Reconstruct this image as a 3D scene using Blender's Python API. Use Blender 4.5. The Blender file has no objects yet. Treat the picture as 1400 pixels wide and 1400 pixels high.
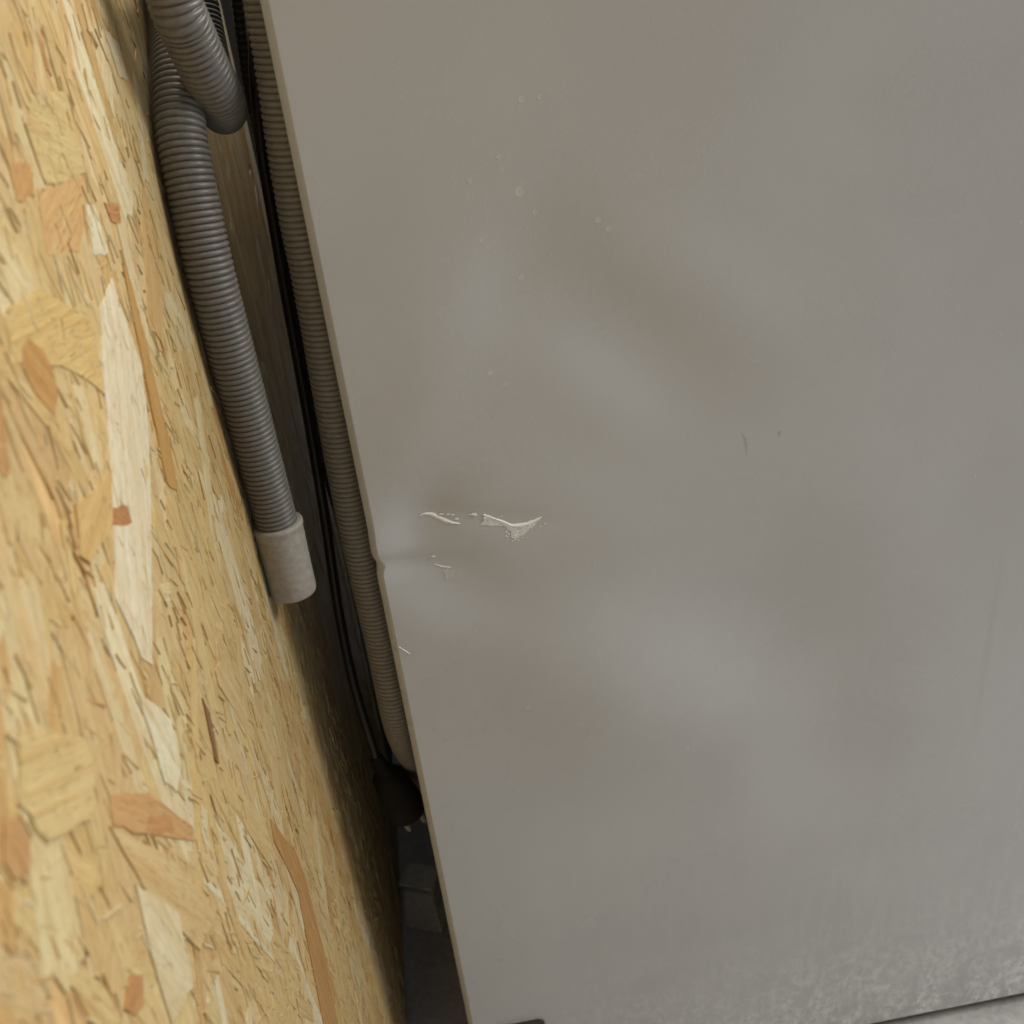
import bpy, bmesh, math, random
from mathutils import Vector, Matrix, noise

random.seed(7)
scene = bpy.context.scene
COL = scene.collection

# ------------------------------------------------------------------ camera
CAM_LOC = Vector((0.04185, -0.50, 0.85602))
CAM_R = ((0.985074, -0.157744, 0.068895), (-0.138116, -0.485459, 0.863281), (-0.102732, -0.859911, -0.5))
cam_data = bpy.data.cameras.new('camera')
cam = bpy.data.objects.new('camera', cam_data); COL.objects.link(cam)
cam.matrix_world = Matrix([[CAM_R[i][0], -CAM_R[i][1], -CAM_R[i][2], CAM_LOC[i]] for i in range(3)] + [[0, 0, 0, 1]])
cam_data.sensor_width = 36.0
cam_data.lens = 36.0
cam_data.clip_start = 0.01
cam_data.clip_end = 100.0
cam_data.dof.use_dof = True
cam_data.dof.focus_distance = 0.56
cam_data.dof.aperture_fstop = 14.0
scene.camera = cam

# ------------------------------------------------------------------ light
world = bpy.data.worlds.new('World'); scene.world = world
world.use_nodes = True
bg = world.node_tree.nodes['Background']
bg.inputs[0].default_value = (0.97, 0.98, 1.0, 1)
bg.inputs[1].default_value = 0.225

def area_lamp(name, loc, target, sx, sy, power, colour):
    d = bpy.data.lights.new(name, 'AREA'); d.shape = 'RECTANGLE'
    d.size = sx; d.size_y = sy; d.energy = power; d.color = colour
    o = bpy.data.objects.new(name, d); COL.objects.link(o)
    o.location = loc
    o.rotation_euler = (Vector(target) - Vector(loc)).to_track_quat('-Z', 'Y').to_euler()
    return o
area_lamp('ceiling_lamp', (1.9, 0.25, 1.95), (0.0, 0.0, 0.5), 2.4, 0.35, 84.0, (1.0, 0.97, 0.92))
area_lamp('overhead_lamp', (0.42, 0.30, 2.50), (0.2, 0.30, 0.0), 0.9, 0.6, 22.0, (1.0, 0.97, 0.92))

vs = scene.view_settings
vs.view_transform = 'Standard'; vs.look = 'None'; vs.exposure = 0.0; vs.gamma = 1.0
vs.use_curve_mapping = False

WALL_X = -0.06045
KEY_STRANDS = [
 ([(-0.1523, 0.8247), (-0.1157, 0.8212), (-0.1160, 0.7951), (-0.1656, 0.8010), (-0.1667, 0.8164)], (205, 178, 118)),
 ([(-0.1748, 0.8017), (-0.1257, 0.7946), (-0.1526, 0.7767), (-0.1866, 0.7848)], (205, 158, 95)),
 ([(-0.1923, 0.8118), (-0.1743, 0.8084), (-0.1793, 0.8001), (-0.1952, 0.8025)], (192, 138, 74)),
 ([(-0.1073, 0.7826), (-0.0880, 0.7775), (-0.0926, 0.7717), (-0.1051, 0.7753)], (186, 130, 72)),
 ([(-0.1306, 0.7871), (-0.1220, 0.7851), (-0.1218, 0.7684), (-0.1404, 0.7722)], (220, 208, 176)),
 ([(-0.1274, 0.8410), (-0.1243, 0.8365), (-0.1249, 0.8268), (-0.1289, 0.8294)], (180, 128, 68)),
 ([(-0.0319, 0.8342), (-0.0126, 0.8272), (-0.0148, 0.8132), (-0.0293, 0.8162)], (212, 192, 148)),
 ([(-0.2291, 0.7831), (-0.2015, 0.7795), (-0.1664, 0.7577), (-0.1755, 0.7359), (-0.2052, 0.7576), (-0.2402, 0.7713)], (208, 172, 108)),
 ([(-0.2292, 0.7721), (-0.2222, 0.7720), (-0.2150, 0.7658), (-0.2127, 0.7583), (-0.2157, 0.7528), (-0.2236, 0.7500), (-0.2310, 0.7593), (-0.2329, 0.7674)], (186, 134, 70)),
 ([(-0.1517, 0.7579), (-0.1269, 0.7606), (-0.1240, 0.7261), (-0.1338, 0.7123), (-0.1676, 0.6871), (-0.2167, 0.6560), (-0.2236, 0.6644), (-0.2270, 0.6896), (-0.1937, 0.7181), (-0.1755, 0.7359)], (224, 207, 168)),
 ([(-0.2057, 0.7100), (-0.1901, 0.7021), (-0.1906, 0.6959), (-0.2088, 0.7056)], (172, 116, 68)),
 ([(-0.1071, 0.7603), (-0.1041, 0.7481), (-0.1081, 0.7260), (-0.1165, 0.6920), (-0.1260, 0.6738), (-0.1376, 0.6832), (-0.1272, 0.7095)], (188, 138, 74)),
 ([(-0.2310, 0.7253), (-0.1917, 0.7171), (-0.2092, 0.7053), (-0.2359, 0.7085), (-0.2414, 0.7145)], (206, 166, 98)),
 ([(-0.2370, 0.6656), (-0.2323, 0.6549), (-0.2178, 0.6331), (-0.2231, 0.6161), (-0.2352, 0.6161), (-0.2412, 0.6269), (-0.2381, 0.6431)], (226, 212, 176)),
 ([(-0.2809, 0.6605), (-0.2582, 0.6391), (-0.2320, 0.5971), (-0.2353, 0.5935), (-0.2707, 0.6352), (-0.2855, 0.6540)], (196, 148, 88)),
 ([(-0.2615, 0.6332), (-0.2472, 0.6183), (-0.2482, 0.6116), (-0.2681, 0.6330)], (186, 130, 72)),
 ([(-0.3297, 0.7020), (-0.3241, 0.6977), (-0.3242, 0.6905), (-0.3291, 0.6866), (-0.3355, 0.6906), (-0.3360, 0.6968)], (192, 144, 86)),
 ([(-0.3099, 0.6233), (-0.3035, 0.6149), (-0.3094, 0.6099), (-0.3156, 0.6142), (-0.3188, 0.6221)], (186, 132, 74)),
 ([(-0.1391, 0.5033), (-0.1133, 0.4550), (-0.1092, 0.4281), (-0.1166, 0.3776), (-0.1315, 0.3342), (-0.1573, 0.3730), (-0.1307, 0.4423), (-0.1441, 0.4940)], (182, 130, 70)),
 ([(-0.2874, 0.6560), (-0.2509, 0.5967), (-0.2409, 0.5625), (-0.2631, 0.5718), (-0.2824, 0.6205)], (206, 172, 112)),
 ([(-0.3093, 0.7096), (-0.2815, 0.6823), (-0.2822, 0.6725), (-0.2949, 0.6667), (-0.3176, 0.6833), (-0.3219, 0.6995)], (208, 178, 118)),
 ([(-0.2871, 0.6323), (-0.2681, 0.5963), (-0.2780, 0.5735), (-0.2997, 0.5871), (-0.2944, 0.6132)], (216, 197, 152)),
 ([(-0.1789, 0.6103), (-0.1761, 0.6004), (-0.1847, 0.5815), (-0.1875, 0.5860)], (130, 88, 46)),
]
SPOTS = [(0.1032, 0.7415, 0.00222), (0.1101, 0.7307, 0.00129), (0.0829, 0.7209, 0.00129), (0.0853, 0.7166, 0.00093), (0.1409, 0.7229, 0.00148), (0.1458, 0.7179, 0.00129), (0.1004, 0.6988, 0.00148), (0.0952, 0.7589, 0.00111), (0.0963, 0.753, 0.00093), (0.0804, 0.7497, 0.00111), (0.1085, 0.783, 0.00148), (0.117, 0.7829, 0.00111), (0.079, 0.652, 0.00148), (0.086, 0.6442, 0.00148), (0.1055, 0.7239, 0.00074), (0.1097, 0.7186, 0.00074), (0.1166, 0.7088, 0.00074), (0.0865, 0.7385, 0.00055), (0.077, 0.426, 0.00148), (0.1793, 0.3675, 0.00148), (0.0944, 0.2517, 0.00111), (0.3601, 0.5402, 0.00111), (0.1739, 0.7007, 0.00074), (0.2548, 0.5594, 0.00074), (0.209, 0.6291, 0.00074), (0.363, 0.6293, 0.00074), (0.3651, 0.6909, 0.00093), (0.1827, 0.7204, 0.00055), (0.0749, 0.4881, 0.00055), (0.0515, 0.4902, 0.00074)]
S1 = [(0.0299, 0.5716), (0.0326, 0.5726), (0.0366, 0.5719), (0.0404, 0.5692), (0.0461, 0.5658), (0.0521, 0.5637)]
CHIP = [(0.0655, 0.5675), (0.0684, 0.567), (0.0769, 0.5605), (0.0809, 0.5579), (0.0871, 0.5572), (0.0927, 0.5581), (0.0985, 0.5605), (0.0934, 0.5555), (0.0874, 0.5512), (0.0812, 0.5489), (0.0789, 0.5509), (0.0812, 0.5534), (0.0781, 0.5555), (0.0795, 0.5571), (0.0726, 0.5592), (0.0623, 0.5613), (0.0659, 0.5636)]
CHIP2 = [(0.0574, 0.569), (0.0612, 0.5697), (0.0622, 0.5676), (0.0602, 0.568)]
FL = [(0.0423, 0.5713), (0.046, 0.5708), (0.0484, 0.5702), (0.0505, 0.5674), (0.0661, 0.5654), (0.0339, 0.5445)]
S2 = [(0.0336, 0.539), (0.0379, 0.5367), (0.0429, 0.5352)]
S3 = [(0.0046, 0.4873), (0.0076, 0.4839), (0.0106, 0.4805)]
S4 = [(0.0043, 0.4967), (0.0051, 0.4933)]
DM1 = [(0.2159, 0.5929), (0.2181, 0.588), (0.219, 0.579)]
DM2 = [(0.238, 0.5915), (0.2373, 0.5861)]
DM3 = [(0.2059, 0.4243), (0.2074, 0.4186)]
DENTS = [
 (0.0696, 0.6693, 0.0437, 0.0173, -2.231, 0.0120),
 (0.1640, 0.6770, 0.0420, 0.0230, -0.554, -0.0150),
 (0.1480, 0.6370, 0.0430, 0.0230, -0.595, 0.0125),
 (0.1093, 0.5943, 0.0334, 0.0278, -0.172, 0.0060),
 (0.1214, 0.5292, 0.0559, 0.0303, -0.407, -0.0100),
 (0.1850, 0.4430, 0.0700, 0.0500, -0.500, 0.0260),
 (0.3095, 0.3426, 0.0388, 0.0424, -0.226, -0.0100),
 (0.0168, 0.5640, 0.0200, 0.0112, -2.452, 0.0300),
 (0.0536, 0.5422, 0.0259, 0.0149, -0.302, -0.0120),
 (0.0321, 0.5103, 0.0309, 0.0157, -0.316, 0.0100),
 (0.3246, 0.5115, 0.0422, 0.0327, -2.022, 0.0060),
]

# ------------------------------------------------------------------ helpers
def lin(c):
    c = c / 255.0
    return c / 12.92 if c <= 0.04045 else ((c + 0.055) / 1.055) ** 2.4

def mesh_obj(name, verts, faces, material, parent=None, smooth=False):
    me = bpy.data.meshes.new(name)
    me.from_pydata(verts, [], faces); me.update()
    if smooth:
        me.polygons.foreach_set('use_smooth', [True] * len(me.polygons))
    me.materials.append(material)
    o = bpy.data.objects.new(name, me); COL.objects.link(o)
    if parent is not None:
        o.parent = parent
    return o

def bm_obj(name, bm, material, parent=None, smooth=False):
    me = bpy.data.meshes.new(name); bm.to_mesh(me); bm.free()
    if smooth:
        me.polygons.foreach_set('use_smooth', [True] * len(me.polygons))
    me.materials.append(material)
    o = bpy.data.objects.new(name, me); COL.objects.link(o)
    if parent is not None:
        o.parent = parent
    return o

def empty(name, loc):
    o = bpy.data.objects.new(name, None); COL.objects.link(o); o.location = loc
    o.empty_display_size = 0.05
    return o

def tag(o, label, category, group=None):
    o['label'] = label; o['category'] = category
    if group:
        o['group'] = group

def box_bm(x0, x1, y0, y1, z0, z1, bevel=0.0, seg=3):
    bm = bmesh.new()
    bmesh.ops.create_cube(bm, size=1.0)
    for v in bm.verts:
        v.co = Vector((x0 + (v.co.x + .5) * (x1 - x0), y0 + (v.co.y + .5) * (y1 - y0), z0 + (v.co.z + .5) * (z1 - z0)))
    if bevel:
        bmesh.ops.bevel(bm, geom=list(bm.edges), offset=bevel, segments=seg, profile=0.6, affect='EDGES')
    return bm

def catmull(pts, step):
    P = [Vector(p) for p in pts]
    P = [P[0] * 2 - P[1]] + P + [P[-1] * 2 - P[-2]]
    dense = []
    for i in range(1, len(P) - 2):
        a, b, c, d = P[i - 1:i + 3]
        for k in range(60):
            t = k / 60
            dense.append(0.5 * (2 * b + (c - a) * t + (2 * a - 5 * b + 4 * c - d) * t * t + (3 * b - a - 3 * c + d) * t ** 3))
    dense.append(P[-2])
    out = [dense[0]]; acc = 0.0
    for i in range(1, len(dense)):
        seg = (dense[i] - dense[i - 1]); L = seg.length; pos = 0.0
        while acc + (L - pos) >= step:
            pos += step - acc; acc = 0.0
            out.append(dense[i - 1] + seg * (pos / L))
        acc += L - pos
    return out

def sweep(path, radius, seg=28, caps=True):
    """tube along the sampled path, radius(i) per sample"""
    n = len(path); verts = []; faces = []
    t0 = (path[1] - path[0]).normalized()
    u = t0.orthogonal().normalized()
    for i in range(n):
        t = (path[min(i + 1, n - 1)] - path[max(i - 1, 0)]).normalized()
        u = (u - t * u.dot(t)).normalized(); w = t.cross(u)
        r = radius(i)
        for k in range(seg):
            a = 2 * math.pi * k / seg
            verts.append(path[i] + (u * math.cos(a) + w * math.sin(a)) * r)
    for i in range(n - 1):
        for k in range(seg):
            a = i * seg + k; b = i * seg + (k + 1) % seg
            faces.append((a, b, b + seg, a + seg))
    if caps:
        faces.append(tuple(range(seg))[::-1])
        faces.append(tuple(range((n - 1) * seg, n * seg)))
    return verts, faces

def lathe(points, axis_o, axis_d, seg=40):
    """points (s, r) revolved about the axis"""
    d = Vector(axis_d).normalized(); u = d.orthogonal().normalized(); w = d.cross(u); o = Vector(axis_o)
    verts = []; faces = []
    for s, r in points:
        for k in range(seg):
            a = 2 * math.pi * k / seg
            verts.append(o + d * s + (u * math.cos(a) + w * math.sin(a)) * r)
    for i in range(len(points) - 1):
        for k in range(seg):
            a = i * seg + k; b = i * seg + (k + 1) % seg
            faces.append((a, b, b + seg, a + seg))
    return verts, faces

# ------------------------------------------------------------------ materials
class NT:
    def __init__(self, name):
        self.m = bpy.data.materials.new(name); self.m.use_nodes = True
        self.t = self.m.node_tree; self.b = self.t.nodes['Principled BSDF']
    def n(self, kind, **kw):
        o = self.t.nodes.new(kind)
        for k, v in kw.items():
            setattr(o, k, v)
        return o
    def l(self, a, b):
        self.t.links.new(a, b)
    def noise(self, vec, scale, detail=4, rough=0.55, dist=0.0):
        o = self.n('ShaderNodeTexNoise'); o.inputs['Scale'].default_value = scale
        o.inputs['Detail'].default_value = detail; o.inputs['Roughness'].default_value = rough
        o.inputs['Distortion'].default_value = dist
        if vec is not None:
            self.l(vec, o.inputs['Vector'])
        return o.outputs['Fac']
    def ramp(self, fac, stops):
        o = self.n('ShaderNodeValToRGB'); r = o.color_ramp
        while len(r.elements) < len(stops):
            r.elements.new(0.5)
        for e, (p, c) in zip(r.elements, stops):
            e.position = p; e.color = c if len(c) == 4 else (*c, 1)
        self.l(fac, o.inputs[0]); return o.outputs[0]
    def maprange(self, fac, a, b, c, d):
        o = self.n('ShaderNodeMapRange'); self.l(fac, o.inputs[0])
        for i, v in enumerate((a, b, c, d)):
            o.inputs[1 + i].default_value = v
        return o.outputs[0]
    def mix(self, fac, a, b, blend='MIX'):
        o = self.n('ShaderNodeMix', data_type='RGBA', blend_type=blend)
        for s, v in ((o.inputs[0], fac), (o.inputs[6], a), (o.inputs[7], b)):
            if isinstance(v, (int, float)):
                s.default_value = v
            elif isinstance(v, tuple):
                s.default_value = v if len(v) == 4 else (*v, 1)
            else:
                self.l(v, s)
        return o.outputs[2]
    def math(self, op, a, b=0.0):
        o = self.n('ShaderNodeMath', operation=op)
        for s, v in ((o.inputs[0], a), (o.inputs[1], b)):
            if isinstance(v, (int, float)):
                s.default_value = v
            else:
                self.l(v, s)
        return o.outputs[0]
    def mapping(self, vec, scale, loc=(0, 0, 0), rot=(0, 0, 0)):
        o = self.n('ShaderNodeMapping'); self.l(vec, o.inputs[0])
        o.inputs['Location'].default_value = loc; o.inputs['Rotation'].default_value = rot
        o.inputs['Scale'].default_value = scale
        return o.outputs[0]
    def bump(self, h, strength, dist, normal=None):
        o = self.n('ShaderNodeBump'); o.inputs['Strength'].default_value = strength
        o.inputs['Distance'].default_value = dist; self.l(h, o.inputs['Height'])
        if normal is not None:
            self.l(normal, o.inputs['Normal'])
        return o.outputs[0]
    def done(self, colour=None, rough=None, normal=None, spec=None, **kw):
        B = self.b.inputs
        for s, v in ((B['Base Color'], colour), (B['Roughness'], rough), (B['Normal'], normal), (B['Specular IOR Level'], spec)):
            if v is None:
                continue
            if isinstance(v, (int, float)):
                s.default_value = v
            elif isinstance(v, tuple):
                s.default_value = v if len(v) == 4 else (*v, 1)
            else:
                self.l(v, s)
        for k, v in kw.items():
            B[k].default_value = v
        return self.m

def plain(name, colour, rough, spec=0.5, speck=0.12, scale=300.0):
    t = NT(name); pos = t.n('ShaderNodeNewGeometry').outputs['Position']
    n = t.noise(pos, scale, 3)
    c = t.mix(t.maprange(n, 0.35, 0.7, 0.0, 1.0), tuple(x * (1 - speck) for x in colour), tuple(min(1, x * (1 + speck)) for x in colour))
    n2 = t.noise(pos, scale * 0.12, 3)
    return t.done(c, t.maprange(n2, 0.3, 0.7, rough - 0.06, rough + 0.08), t.bump(n, 0.1, 0.0003), spec)

def strand_material():
    t = NT('strand_wood')
    uv = t.n('ShaderNodeUVMap', uv_map='UVMap').outputs[0]
    tint = t.n('ShaderNodeAttribute', attribute_name='tint').outputs[0]
    fine = t.noise(t.mapping(uv, (90, 1900, 1)), 1.0, 4, 0.7, 0.5)
    mid = t.noise(t.mapping(uv, (12, 230, 1)), 1.0, 4, 0.6, 0.8)
    blot = t.noise(t.mapping(uv, (60, 60, 1)), 1.0, 4)
    crack = t.noise(t.mapping(uv, (170, 1300, 1), (3.1, 7.7, 0)), 1.0, 3, 0.6, 1.0)
    fleck = t.noise(t.mapping(uv, (420, 900, 1), (1.7, 2.2, 0)), 1.0, 1)
    dark = t.mix(1.0, tint, (0.84, 0.74, 0.60), 'MULTIPLY')
    light = t.mix(1.0, tint, (1.06, 1.07, 1.09), 'MULTIPLY')
    c = t.mix(t.maprange(mid, 0.35, 0.68, 0, 1), light, dark)
    c = t.mix(t.maprange(fine, 0.42, 0.68, 0, 0.6), c, dark)
    c = t.mix(t.maprange(blot, 0.5, 0.75, 0, 0.35), c, (0.42, 0.24, 0.09))
    ck = t.maprange(crack, 0.62, 0.72, 0, 0.55)
    c = t.mix(ck, c, (0.20, 0.11, 0.045))
    c = t.mix(t.maprange(fleck, 0.76, 0.80, 0, 0.5), c, (0.16, 0.09, 0.04))
    lite = t.noise(t.mapping(uv, (70, 800, 1), (9.3, 4.1, 0)), 1.0, 3, 0.6, 0.8)
    c = t.mix(t.maprange(lite, 0.62, 0.72, 0, 0.4), c, t.mix(1.0, tint, (1.22, 1.26, 1.34), 'MULTIPLY'))
    pos = t.n('ShaderNodeNewGeometry').outputs['Position']
    fib = t.noise(t.mapping(pos, (300, 420, 60)), 1.0, 4, 0.65, 1.5)
    c = t.mix(t.maprange(fib, 0.60, 0.70, 0, 0.45), c, (0.27, 0.16, 0.065))
    h = t.math('SUBTRACT', t.math('ADD', t.math('MULTIPLY', fine, 0.35), t.math('MULTIPLY', mid, 0.8)), ck)
    return t.done(c, t.maprange(mid, 0.3, 0.7, 0.42, 0.62), t.bump(h, 0.8, 0.0014), 0.45)

def board_material():
    t = NT('strand_board_core')
    pos = t.n('ShaderNodeNewGeometry').outputs['Position']
    a = t.noise(t.mapping(pos, (200, 160, 25)), 1.0, 4, 0.6, 0.5)
    b = t.noise(t.mapping(pos, (40, 40, 9)), 1.0, 3)
    c = t.ramp(a, [(0.3, (0.16, 0.085, 0.03)), (0.5, (0.40, 0.25, 0.10)), (0.68, (0.56, 0.40, 0.2))])
    c = t.mix(t.maprange(b, 0.45, 0.65, 0, 0.5), c, (0.55, 0.36, 0.16))
    return t.done(c, 0.6, t.bump(a, 0.6, 0.001), 0.3)

def enamel_material():
    t = NT('white_enamel')
    pos = t.n('ShaderNodeNewGeometry').outputs['Position']
    sep = t.n('ShaderNodeSeparateXYZ'); t.l(pos, sep.inputs[0])
    peel = t.noise(pos, 900, 2)
    cloud = t.noise(pos, 9, 3)
    base = t.mix(t.maprange(cloud, 0.35, 0.65, 0, 1), (0.452, 0.472, 0.494), (0.478, 0.502, 0.527))
    # dried splashes and cement dust along the bottom of the panel
    drip = t.noise(t.mapping(pos, (120, 120, 22)), 1.0, 5, 0.62, 0.3)
    blot = t.noise(t.mapping(pos, (160, 160, 110)), 1.0, 5, 0.7, 0.4)
    low = t.maprange(sep.outputs[2], 0.21, 0.02, 0.0, 1.0)
    lowd = t.maprange(sep.outputs[2], 0.40, 0.02, 0.0, 1.0)
    right = t.maprange(sep.outputs[0], 0.02, 0.26, 0.25, 1.0)
    zone = t.math('MULTIPLY', low, right)
    m1 = t.math('MULTIPLY', t.maprange(drip, 0.42, 0.70, 0, 0.6), t.math('MULTIPLY', lowd, right))
    big = t.noise(t.mapping(pos, (42, 42, 34), (0.3, 0, 0.2)), 1.0, 4, 0.6, 0.6)
    m2 = t.math('MULTIPLY', t.math('MULTIPLY', t.maprange(blot, 0.40, 0.62, 0, 1.0), t.maprange(big, 0.38, 0.56, 0.1, 1.0)), t.math('MULTIPLY', zone, low))
    c = t.mix(m1, base, (0.55, 0.575, 0.57))
    c = t.mix(m2, c, (0.80, 0.83, 0.84))
    spk = t.noise(pos, 2300, 0)
    c = t.mix(t.maprange(spk, 0.755, 0.79, 0, 0.4), c, (0.66, 0.66, 0.65))
    r = t.math('ADD', t.maprange(cloud, 0.3, 0.7, 0.25, 0.30), t.math('MULTIPLY', zone, 0.25))
    return t.done(c, r, t.bump(peel, 0.16, 0.0003), 0.5)

def floor_material():
    t = NT('concrete')
    pos = t.n('ShaderNodeNewGeometry').outputs['Position']
    a = t.noise(pos, 14, 6, 0.65); b = t.noise(pos, 160, 4, 0.6)
    c = t.ramp(a, [(0.3, (0.31, 0.305, 0.305)), (0.7, (0.52, 0.52, 0.525))])
    c = t.mix(t.maprange(b, 0.35, 0.7, 0, 0.5), c, (0.60, 0.605, 0.61))
    return t.done(c, 0.8, t.bump(b, 0.4, 0.002), 0.3)

M_STRAND = strand_material(); M_BOARD = board_material(); M_ENAMEL = enamel_material(); M_FLOOR = floor_material()
M_HOSE = plain('grey_hose_plastic', (0.132, 0.124, 0.112), 0.42, 0.5)
M_HOSE2 = plain('beige_grey_hose_plastic', (0.195, 0.186, 0.168), 0.45, 0.45)
M_CUFF = plain('pale_rubber_cuff', (0.29, 0.268, 0.232), 0.55, 0.4)
M_BLACK = plain('black_cord_plastic', (0.022, 0.019, 0.017), 0.35, 0.5)
M_DARK = plain('dark_plastic', (0.035, 0.033, 0.028), 0.5, 0.4)
M_GALV = plain('galvanised_sheet', (0.30, 0.30, 0.29), 0.45, 0.5)
M_DARKWALL = plain('black_surface', (0.018, 0.016, 0.014), 0.8, 0.2)
M_LIT_EDGE = plain('lit_edge_tone', (0.62, 0.52, 0.36), 0.6, 0.3)  # pale tone carries the light on the board's far edge
M_MILKY = plain('milky_plastic', (0.50, 0.50, 0.49), 0.3, 0.5)
M_SCRATCH = plain('torn_paint', (0.88, 0.94, 0.98), 0.22, 0.6, 0.10, 1500)
M_TEAR = plain('bared_primer', (0.64, 0.68, 0.70), 0.30, 0.6, 0.24, 900)
M_FAINT = plain('scuffed_paint', (0.50, 0.52, 0.52), 0.5, 0.5, 0.05, 900)
M_SPOT = plain('dried_drop', (0.52, 0.545, 0.55), 0.38, 0.5, 0.03)
M_SMEAR = plain('grey_smear', (0.405, 0.425, 0.435), 0.4, 0.5, 0.05)

# ------------------------------------------------------------------ floor
fl = mesh_obj('floor', [(-3, -4, 0), (4, -4, 0), (4, 4, 0), (-3, 4, 0)], [(0, 1, 2, 3)], M_FLOOR)
fl['kind'] = 'structure'

# ------------------------------------------------------------------ strand board wall
wall = bm_obj('strand_board_wall', box_bm(WALL_X - 0.018, WALL_X, -1.4, 0.345, 0.002, 1.30), M_BOARD)
tag(wall, 'golden brown strand board wall on the left, with pressed wood flakes', 'wall')
edge_strip = bm_obj('lit_edge_strip', box_bm(WALL_X - 0.018, WALL_X + 0.0015, 0.3455, 0.368, 0.002, 1.30, 0.0008, 1), M_LIT_EDGE)  # strip added where the far edge of the board catches light
tag(edge_strip, 'narrow pale strip added for the light on the far edge of the strand board, behind the cord', 'strip')
far = bm_obj('black_surface', box_bm(WALL_X - 0.018, WALL_X - 0.001, 0.3685, 2.2, 0.002, 1.30), M_DARKWALL)  # near-black sheet in line with the wall, beyond the strip
tag(far, 'black surface continuing the wall in the dark gap behind the machine', 'wall')

PALETTE = [((210, 180, 124), 6), ((204, 170, 110), 6), ((216, 194, 146), 4), ((222, 206, 168), 1.6),
           ((198, 158, 98), 4), ((192, 148, 86), 1.4), ((184, 132, 72), 0.4), ((208, 176, 116), 5)]
PW = [p[1] for p in PALETTE]
ALB = 0.80

def strand_geo(outline, dx, tilt_y, tilt_z, tint, along, uv_off, skirt=0.0016):
    """prism over the (y, z) outline lying on the wall; returns verts, faces, uvs per vert"""
    n = len(outline)
    cy = sum(p[0] for p in outline) / n; cz = sum(p[1] for p in outline) / n
    ca, sa = math.sin(along), math.cos(along)
    verts = []; uvs = []
    for k in (0, 1):
        for (y, z) in outline:
            x = WALL_X + dx + (y - cy) * tilt_y + (z - cz) * tilt_z
            if k:
                x = min(x - 0.0003, WALL_X) - skirt * 0.2
            verts.append((x, y, z))
            a = (y - cy) * ca + (z - cz) * sa; b = (y - cy) * sa - (z - cz) * ca
            uvs.append((a + uv_off[0], b + uv_off[1]))
    area = sum(outline[i][0] * outline[(i + 1) % n][1] - outline[(i + 1) % n][0] * outline[i][1] for i in range(n))
    top = tuple(range(n))
    if area < 0:
        top = top[::-1]
    faces = [top]
    for i in range(len(top)):
        a = top[i]; b = top[(i + 1) % n]
        faces.append((b, a, a + n, b + n))
    return verts, faces, uvs, tint

def random_outline(cy, cz, ang, L, W):
    """ragged flake, ang measured from the vertical"""
    d = (math.sin(ang), math.cos(ang)); s = (math.cos(ang), -math.sin(ang))
    pts = []
    nl = 4 if L > 0.03 else 2
    skew0 = random.uniform(-.35, .35) * W; skew1 = random.uniform(-.35, .35) * W
    def P(a, b):
        return (cy + d[0] * a + s[0] * b, cz + d[1] * a + s[1] * b)
    bow = random.uniform(-.18, .18) * W
    for i in range(nl + 1):
        t = i / nl
        pts.append(P((t - .5) * L + (skew0 if i == 0 else 0), -W / 2 * random.uniform(.72, 1.0) + bow * math.sin(math.pi * t)))
    for q in ((-.22, .04), (.05, -.03), (.27, .05)):
        pts.append(P(L / 2 + random.uniform(-.5, .5) * W * .35 + q[1] * W, q[0] * W))
    for i in range(nl + 1):
        t = 1 - i / nl
        pts.append(P((t - .5) * L + (skew1 if i == 0 else 0), W / 2 * random.uniform(.72, 1.0) + bow * math.sin(math.pi * t)))
    for q in ((.25, .04), (-.05, -.04), (-.27, .03)):
        pts.append(P(-L / 2 - random.uniform(-.5, .5) * W * .35 + q[1] * W, q[0] * W))
    return pts

def finish_strand_mesh(name, parts, parent):
    verts = []; faces = []; uvs = []; tints = []
    for v, f, u, c in parts:
        o = len(verts); verts += v; uvs += u; tints += [c] * len(v)
        faces += [tuple(i + o for i in q) for q in f]
    o = mesh_obj(name, verts, faces, M_STRAND, parent)
    me = o.data
    uvl = me.uv_layers.new(name='UVMap')
    for lp in me.loops:
        uvl.data[lp.index].uv = uvs[lp.vertex_index]
    at = me.attributes.new('tint', 'FLOAT_COLOR', 'POINT')
    flat = []
    for c in tints:
        flat += [c[0], c[1], c[2], 1.0]
    at.data.foreach_set('color', flat)
    return o

def tint_of(rgb, jitter=0.05, calm=0.25):
    rgb = tuple(c + (m - c) * calm for c, m in zip(rgb, (207, 174, 116)))
    k = ALB * random.uniform(1 - jitter, 1 + jitter)
    return (lin(rgb[0]) * k, 1.12 * lin(rgb[1]) * k * random.uniform(.985, 1.015), 1.30 * lin(rgb[2]) * k * random.uniform(.94, 1.06))

def screen_size(y, z, area):
    v = Vector((WALL_X, y, z)) - CAM_LOC
    q = [sum(CAM_R[i][k] * v[i] for i in range(3)) for k in range(3)]
    if q[2] < 0.05 or abs(q[0] / q[2]) > 0.53 or abs(q[1] / q[2]) > 0.53:
        return 0.0
    if y > 0.10:
        return 0.0
    return area * abs(v.x) / v.length ** 3

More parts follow.
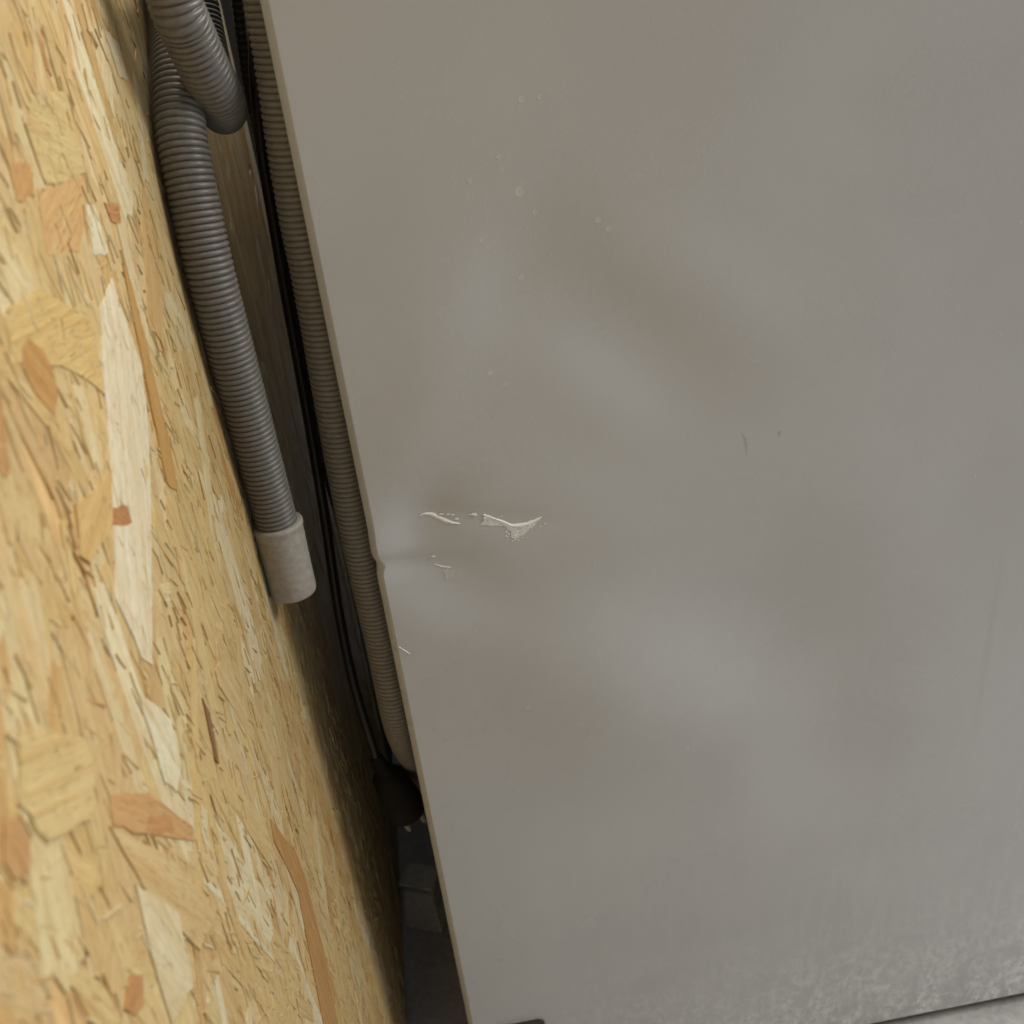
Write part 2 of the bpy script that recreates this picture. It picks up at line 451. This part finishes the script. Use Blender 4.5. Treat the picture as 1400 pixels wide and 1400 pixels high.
flakes = []
for i in range(3400):                       # the coarse surface flakes
    y = random.uniform(-0.62, 0.33); z = random.uniform(0.01, 1.02)
    L = random.uniform(0.055, 0.150); W = random.choice((random.uniform(.005, .011), random.uniform(.008, .018), random.uniform(.014, .032)))
    ang = random.gauss(0.04, 0.30)
    if random.random() < 0.12:
        ang += random.choice((-1, 1)) * random.uniform(.4, 1.1)
    dx = 0.0001 + 0.0005 * random.random()
    z0 = max(z, L * 0.55 + 0.004)
    out = random_outline(y, z0, ang, L, W)
    out = [(min(q[0], 0.3445), max(q[1], 0.003)) for q in out]
    rgb = random.choices(PALETTE, PW)[0][0]
    g = strand_geo(out, dx, random.gauss(0, .006), random.gauss(0, .002), tint_of(rgb), ang, (random.uniform(0, 50), random.uniform(0, 50)))
    flakes.append((screen_size(y, z0, L * W), g))
keyed = []
for poly, rgb in KEY_STRANDS:
    n = len(poly); cy = sum(p[0] for p in poly) / n; cz = sum(p[1] for p in poly) / n
    # long axis
    a, b = max(((p, q) for p in poly for q in poly), key=lambda e: (e[0][0] - e[1][0]) ** 2 + (e[0][1] - e[1][1]) ** 2)
    ang = math.atan2(b[0] - a[0], b[1] - a[1])
    # ragged edges
    out = []
    for i in range(n):
        p = poly[i]; q = poly[(i + 1) % n]; out.append(p)
        ln = math.hypot(q[0] - p[0], q[1] - p[1])
        for t in (.33, .66) if ln > .012 else ():
            out.append((p[0] + (q[0] - p[0]) * t + random.uniform(-.0011, .0011), p[1] + (q[1] - p[1]) * t + random.uniform(-.0011, .0011)))
    keyed.append(strand_geo(out, 0.00072 + 0.00002 * len(keyed), 0, 0, tint_of(rgb, .01, .10), ang, (random.uniform(0, 50), random.uniform(0, 50))))
flakes.sort(key=lambda e: -e[0])
for g in keyed:
    finish_strand_mesh('strand', [g], wall)
nsingle = 300 - len(keyed)
for s, g in flakes[:nsingle]:
    finish_strand_mesh('strand', [g], wall)
rest_o = finish_strand_mesh('strand_layer', [g for s, g in flakes[nsingle:]], wall); rest_o['kind'] = 'stuff'
splints = []
for i in range(6500):                       # loose fibres and splinters standing a little proud
    y = random.uniform(-0.46, 0.12); z = random.uniform(0.02, 0.90)
    L = random.uniform(0.003, 0.016); W = random.uniform(.0003, .0010)
    ang = random.gauss(-0.10, 0.38)
    rgb = random.choices(PALETTE, PW)[0][0]
    if random.random() < .03:
        rgb = (160, 114, 66)
    splints.append(strand_geo(random_outline(y, z, ang, L, W), 0.0005 + 0.0005 * random.random(), random.gauss(0, .05), random.gauss(0, .02),
                              tint_of(rgb), ang, (random.uniform(0, 50), random.uniform(0, 50)), .001))
sp = finish_strand_mesh('wood_fibres', splints, wall); sp['kind'] = 'stuff'

# ------------------------------------------------------------------ washing machine
PW_X, PD_Y, P_TOP = 0.600, 0.580, 0.846
machine = empty('washing_machine', (0.3, 0.29, 0.0))
tag(machine, 'grey enamelled washing machine with a dented, scratched side panel beside the strand board', 'washing machine')
def mpart(o, parent=machine):
    """parent, keeping the world position"""
    o.parent = parent
    if parent is machine:
        o.location = (-0.3, -0.29, 0.0)
    return o

SX, SZ = 0.87, 0.49
def dent(x, z):
    """inward depth of the side panel at (x, z)"""
    h = 0.0
    for cx, cz, la, wb, ang, amp in DENTS:
        dx = x - cx; dz = z - cz
        if abs(dx) > 0.2 or abs(dz) > 0.2:
            continue
        a = dx * math.cos(ang) + dz * math.sin(ang); b = -dx * math.sin(ang) + dz * math.cos(ang)
        e = a * a / (2 * la * la) + b * b / (2 * wb * wb)
        if e < 12:
            h += amp * DENT_K * (SX * dx + SZ * dz) * math.exp(-e)
    # sharp pinch at the rear edge
    dx = x - 0.004; dz = z - 0.545
    e = dx * dx / (2 * .024 ** 2) + (dz + .12 * dx) ** 2 / (2 * .0048 ** 2)
    if e < 12:
        h += 0.0022 * math.exp(-e)
    # shallow gouge under the torn paint
    dx = x - 0.066; dz = z - (0.5665 - 0.22 * (x - 0.066))
    e = dx * dx / (2 * .022 ** 2) + dz * dz / (2 * .0045 ** 2)
    if e < 12:
        h += 0.0010 * math.exp(-e)
    # gentle waviness of the thin sheet
    h += 0.00035 * noise.noise(Vector((x * 7, 3.3, z * 6))) + 0.00010 * noise.noise(Vector((x * 19, 8.3, z * 15)))
    return h
DENT_K = 6.8

RC = 0.0040
prof = [(0.0, 0.0125), (0.0, 0.009)]
for k in range(0, 13):                      # rolled edge, flattened at 45 degrees
    a = math.pi / 2 * k / 12
    prof.append((RC - RC * math.cos(a) ** 1.75, RC - RC * math.sin(a) ** 1.75))
prof.append((RC + 0.0003, 0.0))
x = RC
while x < 0.49:
    x += 0.0016 if x < 0.12 else 0.0024
    prof.append((x, 0.0))
for x in (0.51, 0.53, 0.55, 0.57, 0.588):
    prof.append((x, 0.0))
for k in range(1, 7):
    a = math.pi / 2 * k / 6
    prof.append((0.588 + 0.012 * math.sin(a), 0.012 - 0.012 * math.cos(a)))
prof.append((0.600, 0.03))
zs = [0.0125]
while zs[-1] < P_TOP:
    z = zs[-1]; zs.append(z + (0.0012 if 0.52 < z < 0.60 else 0.0024))
zs[-1] = P_TOP
verts = []; faces = []
for z in zs:
    pinch = 0.0024 * math.exp(-((z - 0.5440) / 0.0036) ** 2) - 0.0008 * math.exp(-((z - 0.556) / 0.009) ** 2)
    for (px, py) in prof:
        w = max(0.0, 1 - py / RC) if px < 0.3 else 1.0
        xx = px + pinch * math.exp(-((px + py) / 0.010) ** 2)
        verts.append((xx, py + dent(px, z) * w, z))
NP = len(prof)
for i in range(len(zs) - 1):
    for k in range(NP - 1):
        a = i * NP + k
        faces.append((a, a + 1, a + NP + 1, a + NP))
side = mpart(mesh_obj('side_panel', verts, faces, M_ENAMEL, None, True))
side['label'] = 'grey side panel with a crease at its rear edge and torn paint'

def on_panel(x, z, lift):
    return (x, dent(x, z) - lift, z)

def panel_patch(name, outline, mat, lift=0.00025):
    """thin flake of paint lying on the panel surface"""
    rag = []
    for i, p in enumerate(outline):
        q = outline[(i + 1) % len(outline)]; rag.append(p)
        m = max(0, int(math.hypot(q[0] - p[0], q[1] - p[1]) / .0012) - 1)
        for k in range(m):
            t = (k + 1) / (m + 1)
            rag.append((p[0] + (q[0] - p[0]) * t + random.uniform(-.00028, .00028), p[1] + (q[1] - p[1]) * t + random.uniform(-.00028, .00028)))
    outline = rag
    bm = bmesh.new()
    vs_ = [bm.verts.new((p[0], 0, p[1])) for p in outline]
    f = bm.faces.new(vs_)
    bmesh.ops.triangulate(bm, faces=[f], ngon_method='EAR_CLIP')
    bmesh.ops.subdivide_edges(bm, edges=list(bm.edges), cuts=1, use_grid_fill=True)
    for v in bm.verts:
        v.co.y = dent(v.co.x, v.co.z) - lift * random.uniform(.7, 1.3)
    bmesh.ops.recalc_face_normals(bm, faces=bm.faces)
    for fc in bm.faces:
        if fc.normal.y > 0:
            fc.normal_flip()
    r = bmesh.ops.extrude_face_region(bm, geom=list(bm.faces))
    for v in r['geom']:
        if isinstance(v, bmesh.types.BMVert):
            v.co.y -= lift * 0.5
    return bm_obj(name, bm, mat, side)

def streak(name, pts, widths, mat, lift=0.0003):
    L = []; Rr = []
    path = catmull([(p[0], 0, p[1]) for p in pts], 0.0011)
    n = len(path)
    for i, p in enumerate(path):
        t = (path[min(i + 1, n - 1)] - path[max(i - 1, 0)]).normalized()
        nn = Vector((-t.z, 0, t.x)); s = i / max(1, n - 1) * (len(widths) - 1)
        k = min(int(s), len(widths) - 2); w = widths[k] + (widths[k + 1] - widths[k]) * (s - k)
        w *= random.uniform(.75, 1.2)
        L.append(p + nn * w / 2); Rr.append(p - nn * w / 2)
    verts = []; faces = []
    for a, b in zip(L, Rr):
        c = (a + b) / 2
        verts += [on_panel(a.x, a.z, 0.00005), on_panel(c.x, c.z, lift), on_panel(b.x, b.z, 0.00005)]
    for i in range(n - 1):
        for k in (0, 1):
            a = i * 3 + k
            faces.append((a, a + 3, a + 4, a + 1))
    return mesh_obj(name, verts, faces, mat, side)

streak('scratch', S1, (.0006, .0022, .0024, .0022, .0006), M_SCRATCH, .0006)
streak('scratch', S2, (.0003, .0007, .0004), M_SCRATCH)
streak('scratch', S3, (.0004, .0009, .0004), M_SCRATCH)
streak('scratch', S4, (.0004, .0006), M_FAINT)
streak('torn_paint', [CHIP[0], CHIP[2], CHIP[3], CHIP[4], CHIP[5], CHIP[6]], (.0012, .0016, .0016, .0018, .0026, .0026, .0020, .0006), M_SCRATCH, .0006)  # torn top edge, with its highlight painted in as a white streak
panel_patch('torn_paint', CHIP, M_TEAR, .00016)
verts = []; faces = []
def crumb(x, z, w):
    o = len(verts); n = random.choice((3, 4, 5)); a0 = random.uniform(0, 6.3); st = random.uniform(.45, .9)
    for k in range(n):
        a = a0 + 2 * math.pi * k / n; rr = w * random.uniform(.6, 1.1)
        verts.append(on_panel(x + rr * math.cos(a), z + rr * math.sin(a) * st, .0001))
    verts.append(on_panel(x, z, .0004))
    for k in range(n):
        faces.append((o + k, o + (k + 1) % n, o + n))
for k in range(90):                        # crumbled paint below the tear
    t = random.random() ** 1.4
    crumb(.0865 + random.gauss(0, .0050) * (1 - .45 * t) - .0045 * t, .5565 - .0088 * t, random.uniform(.00025, .0008))
for k in range(24):
    crumb(random.uniform(.061, .077), .5625 + random.gauss(0, .0012), random.uniform(.0002, .0006))
cr = mesh_obj('paint_crumbs', verts, faces, M_SCRATCH, side); cr['kind'] = 'stuff'
panel_patch('torn_paint', CHIP2, M_SCRATCH, .0005)
for (x, z) in FL:  # paint flakes, plus a highlight on the tear drawn as a white chip
    w = random.uniform(.0009, .0019)
    panel_patch('flake_or_glint', [(x - w, z), (x - w * .3, z + .0006), (x + w, z + .0002), (x + w * .4, z - .0006)], M_SCRATCH, .0005)
panel_patch('scuff', [(.0365, .5345), (.041, .535), (.0445, .533), (.0425, .528), (.038, .5275), (.0402, .531)], M_FAINT, .00012)
for pts in (DM1, DM2):
    streak('smear', pts, (.0006, .0020, .0008), M_SMEAR, .0001)
# dried drops, too small to pick apart
verts = []; faces = []
for (x, z, r) in SPOTS:
    o = len(verts); K = 18
    rings = ((1.0, .00002), (.86, .00009), (.70, .00005), (.0, .00005))
    for f, lift in rings[:3]:
        for k in range(K):
            a = 2 * math.pi * k / K; rr = r * f * (1 + .08 * math.sin(2 * a + x * 900))
            verts.append(on_panel(x + rr * math.cos(a), z + rr * math.sin(a) * 1.1, lift))
    verts.append(on_panel(x, z, rings[3][1]))
    for j in (0, 1):
        for k in range(K):
            a = o + j * K + k; b = o + j * K + (k + 1) % K
            faces.append((a, b, b + K, a + K))
    for k in range(K):
        faces.append((o + 2 * K + k, o + 2 * K + (k + 1) % K, o + 3 * K))
dr = mesh_obj('dried_drops', verts, faces, M_SPOT, side, True); dr['kind'] = 'stuff'

# dark cap with a pale rim low on the panel
def rounded_plate(x0, x1, z0, z1, r, y0, y1, seg=6):
    out = []
    for cx, cz, a0 in ((x1 - r, z1 - r, 0), (x0 + r, z1 - r, 90), (x0 + r, z0 + r, 180), (x1 - r, z0 + r, 270)):
        for k in range(seg + 1):
            a = math.radians(a0 + 90 * k / seg); out.append((cx + r * math.cos(a), cz + r * math.sin(a)))
    n = len(out)
    v = [(p[0], y0, p[1]) for p in out] + [(p[0], y1, p[1]) for p in out]
    f = [tuple(range(n)), tuple(range(n, 2 * n))[::-1]] + [(i, i + n, (i + 1) % n + n, (i + 1) % n) for i in range(n)]
    return v, f
v, f = rounded_plate(0.0180, 0.0600, 0.060, 0.1092, 0.006, -0.0012, 0.003)
mpart(mesh_obj('cap_rim', v, f, M_GALV, None))
v, f = rounded_plate(0.0188, 0.0590, 0.061, 0.1084, 0.0055, -0.0030, 0.002)
mpart(mesh_obj('grip_cap', v, f, M_DARK, None))['label'] = 'dark plastic cap low on the side panel'

mpart(bm_obj('back_panel', box_bm(0.014, 0.0155, 0.0305, PD_Y - 0.0305, 0.02, P_TOP - .002), M_GALV))
mpart(bm_obj('front_panel', box_bm(PW_X - 0.0015, PW_X + .012, 0.0305, PD_Y - 0.0305, 0.09, P_TOP - .002, .004), M_ENAMEL))
mpart(bm_obj('opposite_side_panel', box_bm(0.0, PW_X, PD_Y - 0.030, PD_Y, 0.0125, P_TOP, .006), M_ENAMEL))
mpart(bm_obj('base_tray', box_bm(0.016, PW_X - 0.002, 0.0315, PD_Y - 0.0315, 0.022, 0.06, .004), M_DARK))
mpart(bm_obj('top_cover', box_bm(-0.004, PW_X + .012, -0.002, PD_Y + .002, P_TOP + .002, P_TOP + .030, .006), M_ENAMEL))
for (fx, fy) in ((.05, .06), (.55, .06), (.05, .52), (.55, .52)):
    v, f = lathe([(0, 0.0001), (0, .018), (.004, .020), (.010, .018), (.012, .006), (.024, .006)], (fx, fy, 0), (0, 0, 1), 24)
    mpart(mesh_obj('foot', v, f, M_DARK, None, True))

# ------------------------------------------------------------------ hoses
def corrugated(path_pts, radius, pitch, depth, per=10):
    path = catmull(path_pts, pitch / per)
    def r(i):
        u = 2 * (i % per) / per - 1
        return radius - depth * (1 - math.sqrt(max(0.0, 1 - u * u)))
    return sweep(path, r, 36), path

def put(o, root):
    o.parent = root; o.location = -root.location
    return o

# long drain hose: rises from the pale cuff, turns over above the picture and comes down again as the folded loop
H1 = [(-0.0470, -0.0030, 0.578), (-0.0470, -0.0038, 0.589), (-0.0470, -0.0060, 0.625), (-0.0470, -0.0077, 0.659), (-0.0470, -0.0100, 0.700), (-0.0470, -0.0095, 0.728), (-0.0470, -0.004, 0.760),
      (-0.0470, 0.0030, 0.7816), (-0.0464, 0.0115, 0.796), (-0.0456, 0.0250, 0.8100), (-0.0455, 0.047, 0.8260), (-0.0460, 0.072, 0.850), (-0.0465, 0.084, 0.888), (-0.0465, 0.072, 0.922), (-0.0460, 0.040, 0.942), (-0.0430, 0.006, 0.934), (-0.0375, -0.010, 0.905),
      (-0.0335, -0.014, 0.868), (-0.0330, -0.012, 0.8407), (-0.0320, -0.006, 0.8291), (-0.0301, 0.004, 0.8134), (-0.0287, 0.016, 0.8015), (-0.0297, 0.032, 0.7930), (-0.0325, 0.052, 0.7890), (-0.0365, 0.078, 0.7920), (-0.0415, 0.106, 0.806), (-0.0430, 0.124, 0.835), (-0.0430, 0.130, 0.88), (-0.0430, 0.130, 0.94)]
root = empty('drain_hose', (-0.047, -0.003, 0.54))
tag(root, 'ribbed grey hose ending in a pale cuff, folded over itself against the board', 'hose')
(v, f), path1 = corrugated(H1, 0.0115, 0.0029, 0.0020)
put(mesh_obj('ribbed_tube', v, f, M_HOSE, None, True), root)
ax = Vector((-0.0470, -0.0045, 0.5400)) - Vector((-0.0470, -0.0030, 0.586))
v, f = lathe([(0.0, .0108), (0.0, .0126), (.0003, .0137), (.0012, .0141), (.0028, .0141), (.0036, .0136), (.008, .0134), (.0095, .01365), (.011, .0134), (.030, .0131), (.0440, .0130), (.0452, .0126), (.0452, .0112), (.020, .0108), (.006, .0105), (0.001, .0100)],
             (-0.0470, -0.0028, 0.5855), ax, 48)
put(mesh_obj('cuff', v, f, M_CUFF, None, True), root)['label'] = 'pale smooth end cuff'

H3 = [(0.0025, 0.027, 0.93), (0.0020, 0.027, 0.86), (0.0005, 0.027, 0.8119), (-0.0021, 0.027, 0.7732), (-0.0036, 0.027, 0.7383), (-0.0039, 0.027, 0.7007), (-0.0072, 0.027, 0.5937), (-0.0077, 0.027, 0.5393), (-0.0068, 0.027, 0.4746), (-0.0070, 0.027, 0.4132), (-0.0065, 0.047, 0.368), (-0.0060, 0.086, 0.318)]
root3 = empty('inlet_hose', (-0.009, 0.061, 0.20))
tag(root3, 'ribbed grey hose running straight down along the rear edge of the machine', 'hose')
(v, f), path3 = corrugated(H3, 0.0111, 0.0031, 0.0018)
put(mesh_obj('ribbed_tube', v, f, M_HOSE2, None, True), root3)
v, f = lathe([(0.0, .0105), (0.0, .0120), (.002, .0127), (.05, .0124), (.075, .0116), (.082, .0105), (.083, .0001)], (-0.0060, 0.083, 0.3225), (0.02, 0.70, -1), 36)
put(mesh_obj('end_sleeve', v, f, M_HOSE, None, True), root3)

# ------------------------------------------------------------------ cords
A = [(-0.0100, 0.100, 0.90), (-0.0118, 0.100, 0.833), (-0.0181, 0.100, 0.7987), (-0.0230, 0.100, 0.762), (-0.0253, 0.100, 0.7223), (-0.0272, 0.100, 0.6797), (-0.0290, 0.100, 0.634), (-0.0310, 0.100, 0.5845), (-0.0342, 0.098, 0.5211),
     (-0.0378, 0.090, 0.4557), (-0.0368, 0.076, 0.402), (-0.0310, 0.060, 0.345)]
rootA = empty('power_cord', (-0.03, 0.11, 0.25))
tag(rootA, 'thick black power cord with moulded plug hanging between the two grey hoses', 'cord')
path = catmull(A, 0.004)
v, f = sweep(path, lambda i: 0.0034, 16)
put(mesh_obj('cable', v, f, M_BLACK, None, True), rootA)
v, f = lathe([(0, .0034), (.002, .0048), (.016, .0062), (.018, .0085), (.022, .0115), (.046, .0145), (.060, .0145), (.063, .0130), (.063, .0001)], (-0.0315, 0.0605, 0.350), (0.24, 0.03, -1), 28)
plug = put(mesh_obj('plug', v, f, M_DARKWALL, None, True), rootA)
for s in (-1, 1):
    v, f = lathe([(0, .0024), (.016, .0024), (.018, .0016), (.018, .0001)], (-0.0168 + s * .006, 0.0625 + s * .003, 0.290), (0.24, 0.03, -1), 14)
    mesh_obj('pin', v, f, M_GALV, plug, True)
Bp = [(-0.0185, 0.135, 0.90), (-0.0232, 0.135, 0.832), (-0.0250, 0.134, 0.812), (-0.0265, 0.132, 0.785), (-0.0262, 0.128, 0.745), (-0.0255, 0.124, 0.70), (-0.0262, 0.122, 0.64), (-0.0290, 0.122, 0.56), (-0.0250, 0.124, 0.48), (-0.0200, 0.126, 0.38), (-0.010, 0.128, 0.30), (0.012, 0.130, 0.26)]
rootB = empty('earth_cable', (0.012, 0.13, 0.26))
tag(rootB, 'thinner black ribbed cable tucked right behind the power cord', 'cable')
path = catmull(Bp, 0.0009)
v, f = sweep(path, lambda i: 0.0034 - (0.0005 if i % 4 == 0 else 0), 14)
put(mesh_obj('cable_sheath', v, f, M_BLACK, None, True), rootB)

# ------------------------------------------------------------------ small plastic box on the floor in the gap
def local_box():
    bm = bmesh.new()
    w0, d0, w1, d1, h = 0.040, 0.030, 0.034, 0.026, 0.052
    lo = [(0, 0), (-w0, 0), (-w0, d0), (0, d0)]
    hi = [(-.003, .002), (-w1, .002), (-w1, d1), (-.003, d1)]
    a = [bm.verts.new((p[0], p[1], 0.0)) for p in lo]; b = [bm.verts.new((p[0], p[1], h + 0.008 * (i in (2, 3)))) for i, p in enumerate(hi)]
    bm.faces.new(a[::-1]); bm.faces.new(b)
    for i in range(4):
        bm.faces.new((a[i], a[(i + 1) % 4], b[(i + 1) % 4], b[i]))
    bmesh.ops.recalc_face_normals(bm, faces=bm.faces)
    bmesh.ops.bevel(bm, geom=list(bm.edges), offset=0.003, segments=3, profile=0.6, affect='EDGES')
    return bm
pb = bm_obj('plastic_box', local_box(), M_MILKY)
pb.location = (-0.0225, 0.178, 0.0005); pb.rotation_euler = (0, 0, math.radians(-24))
tag(pb, 'small milky plastic box lying on the floor in the dark gap', 'box')
lid = bm_obj('lid', box_bm(-0.036, -0.001, 0.001, 0.028, 0.0618, 0.0645, .001, 2), M_MILKY, pb)
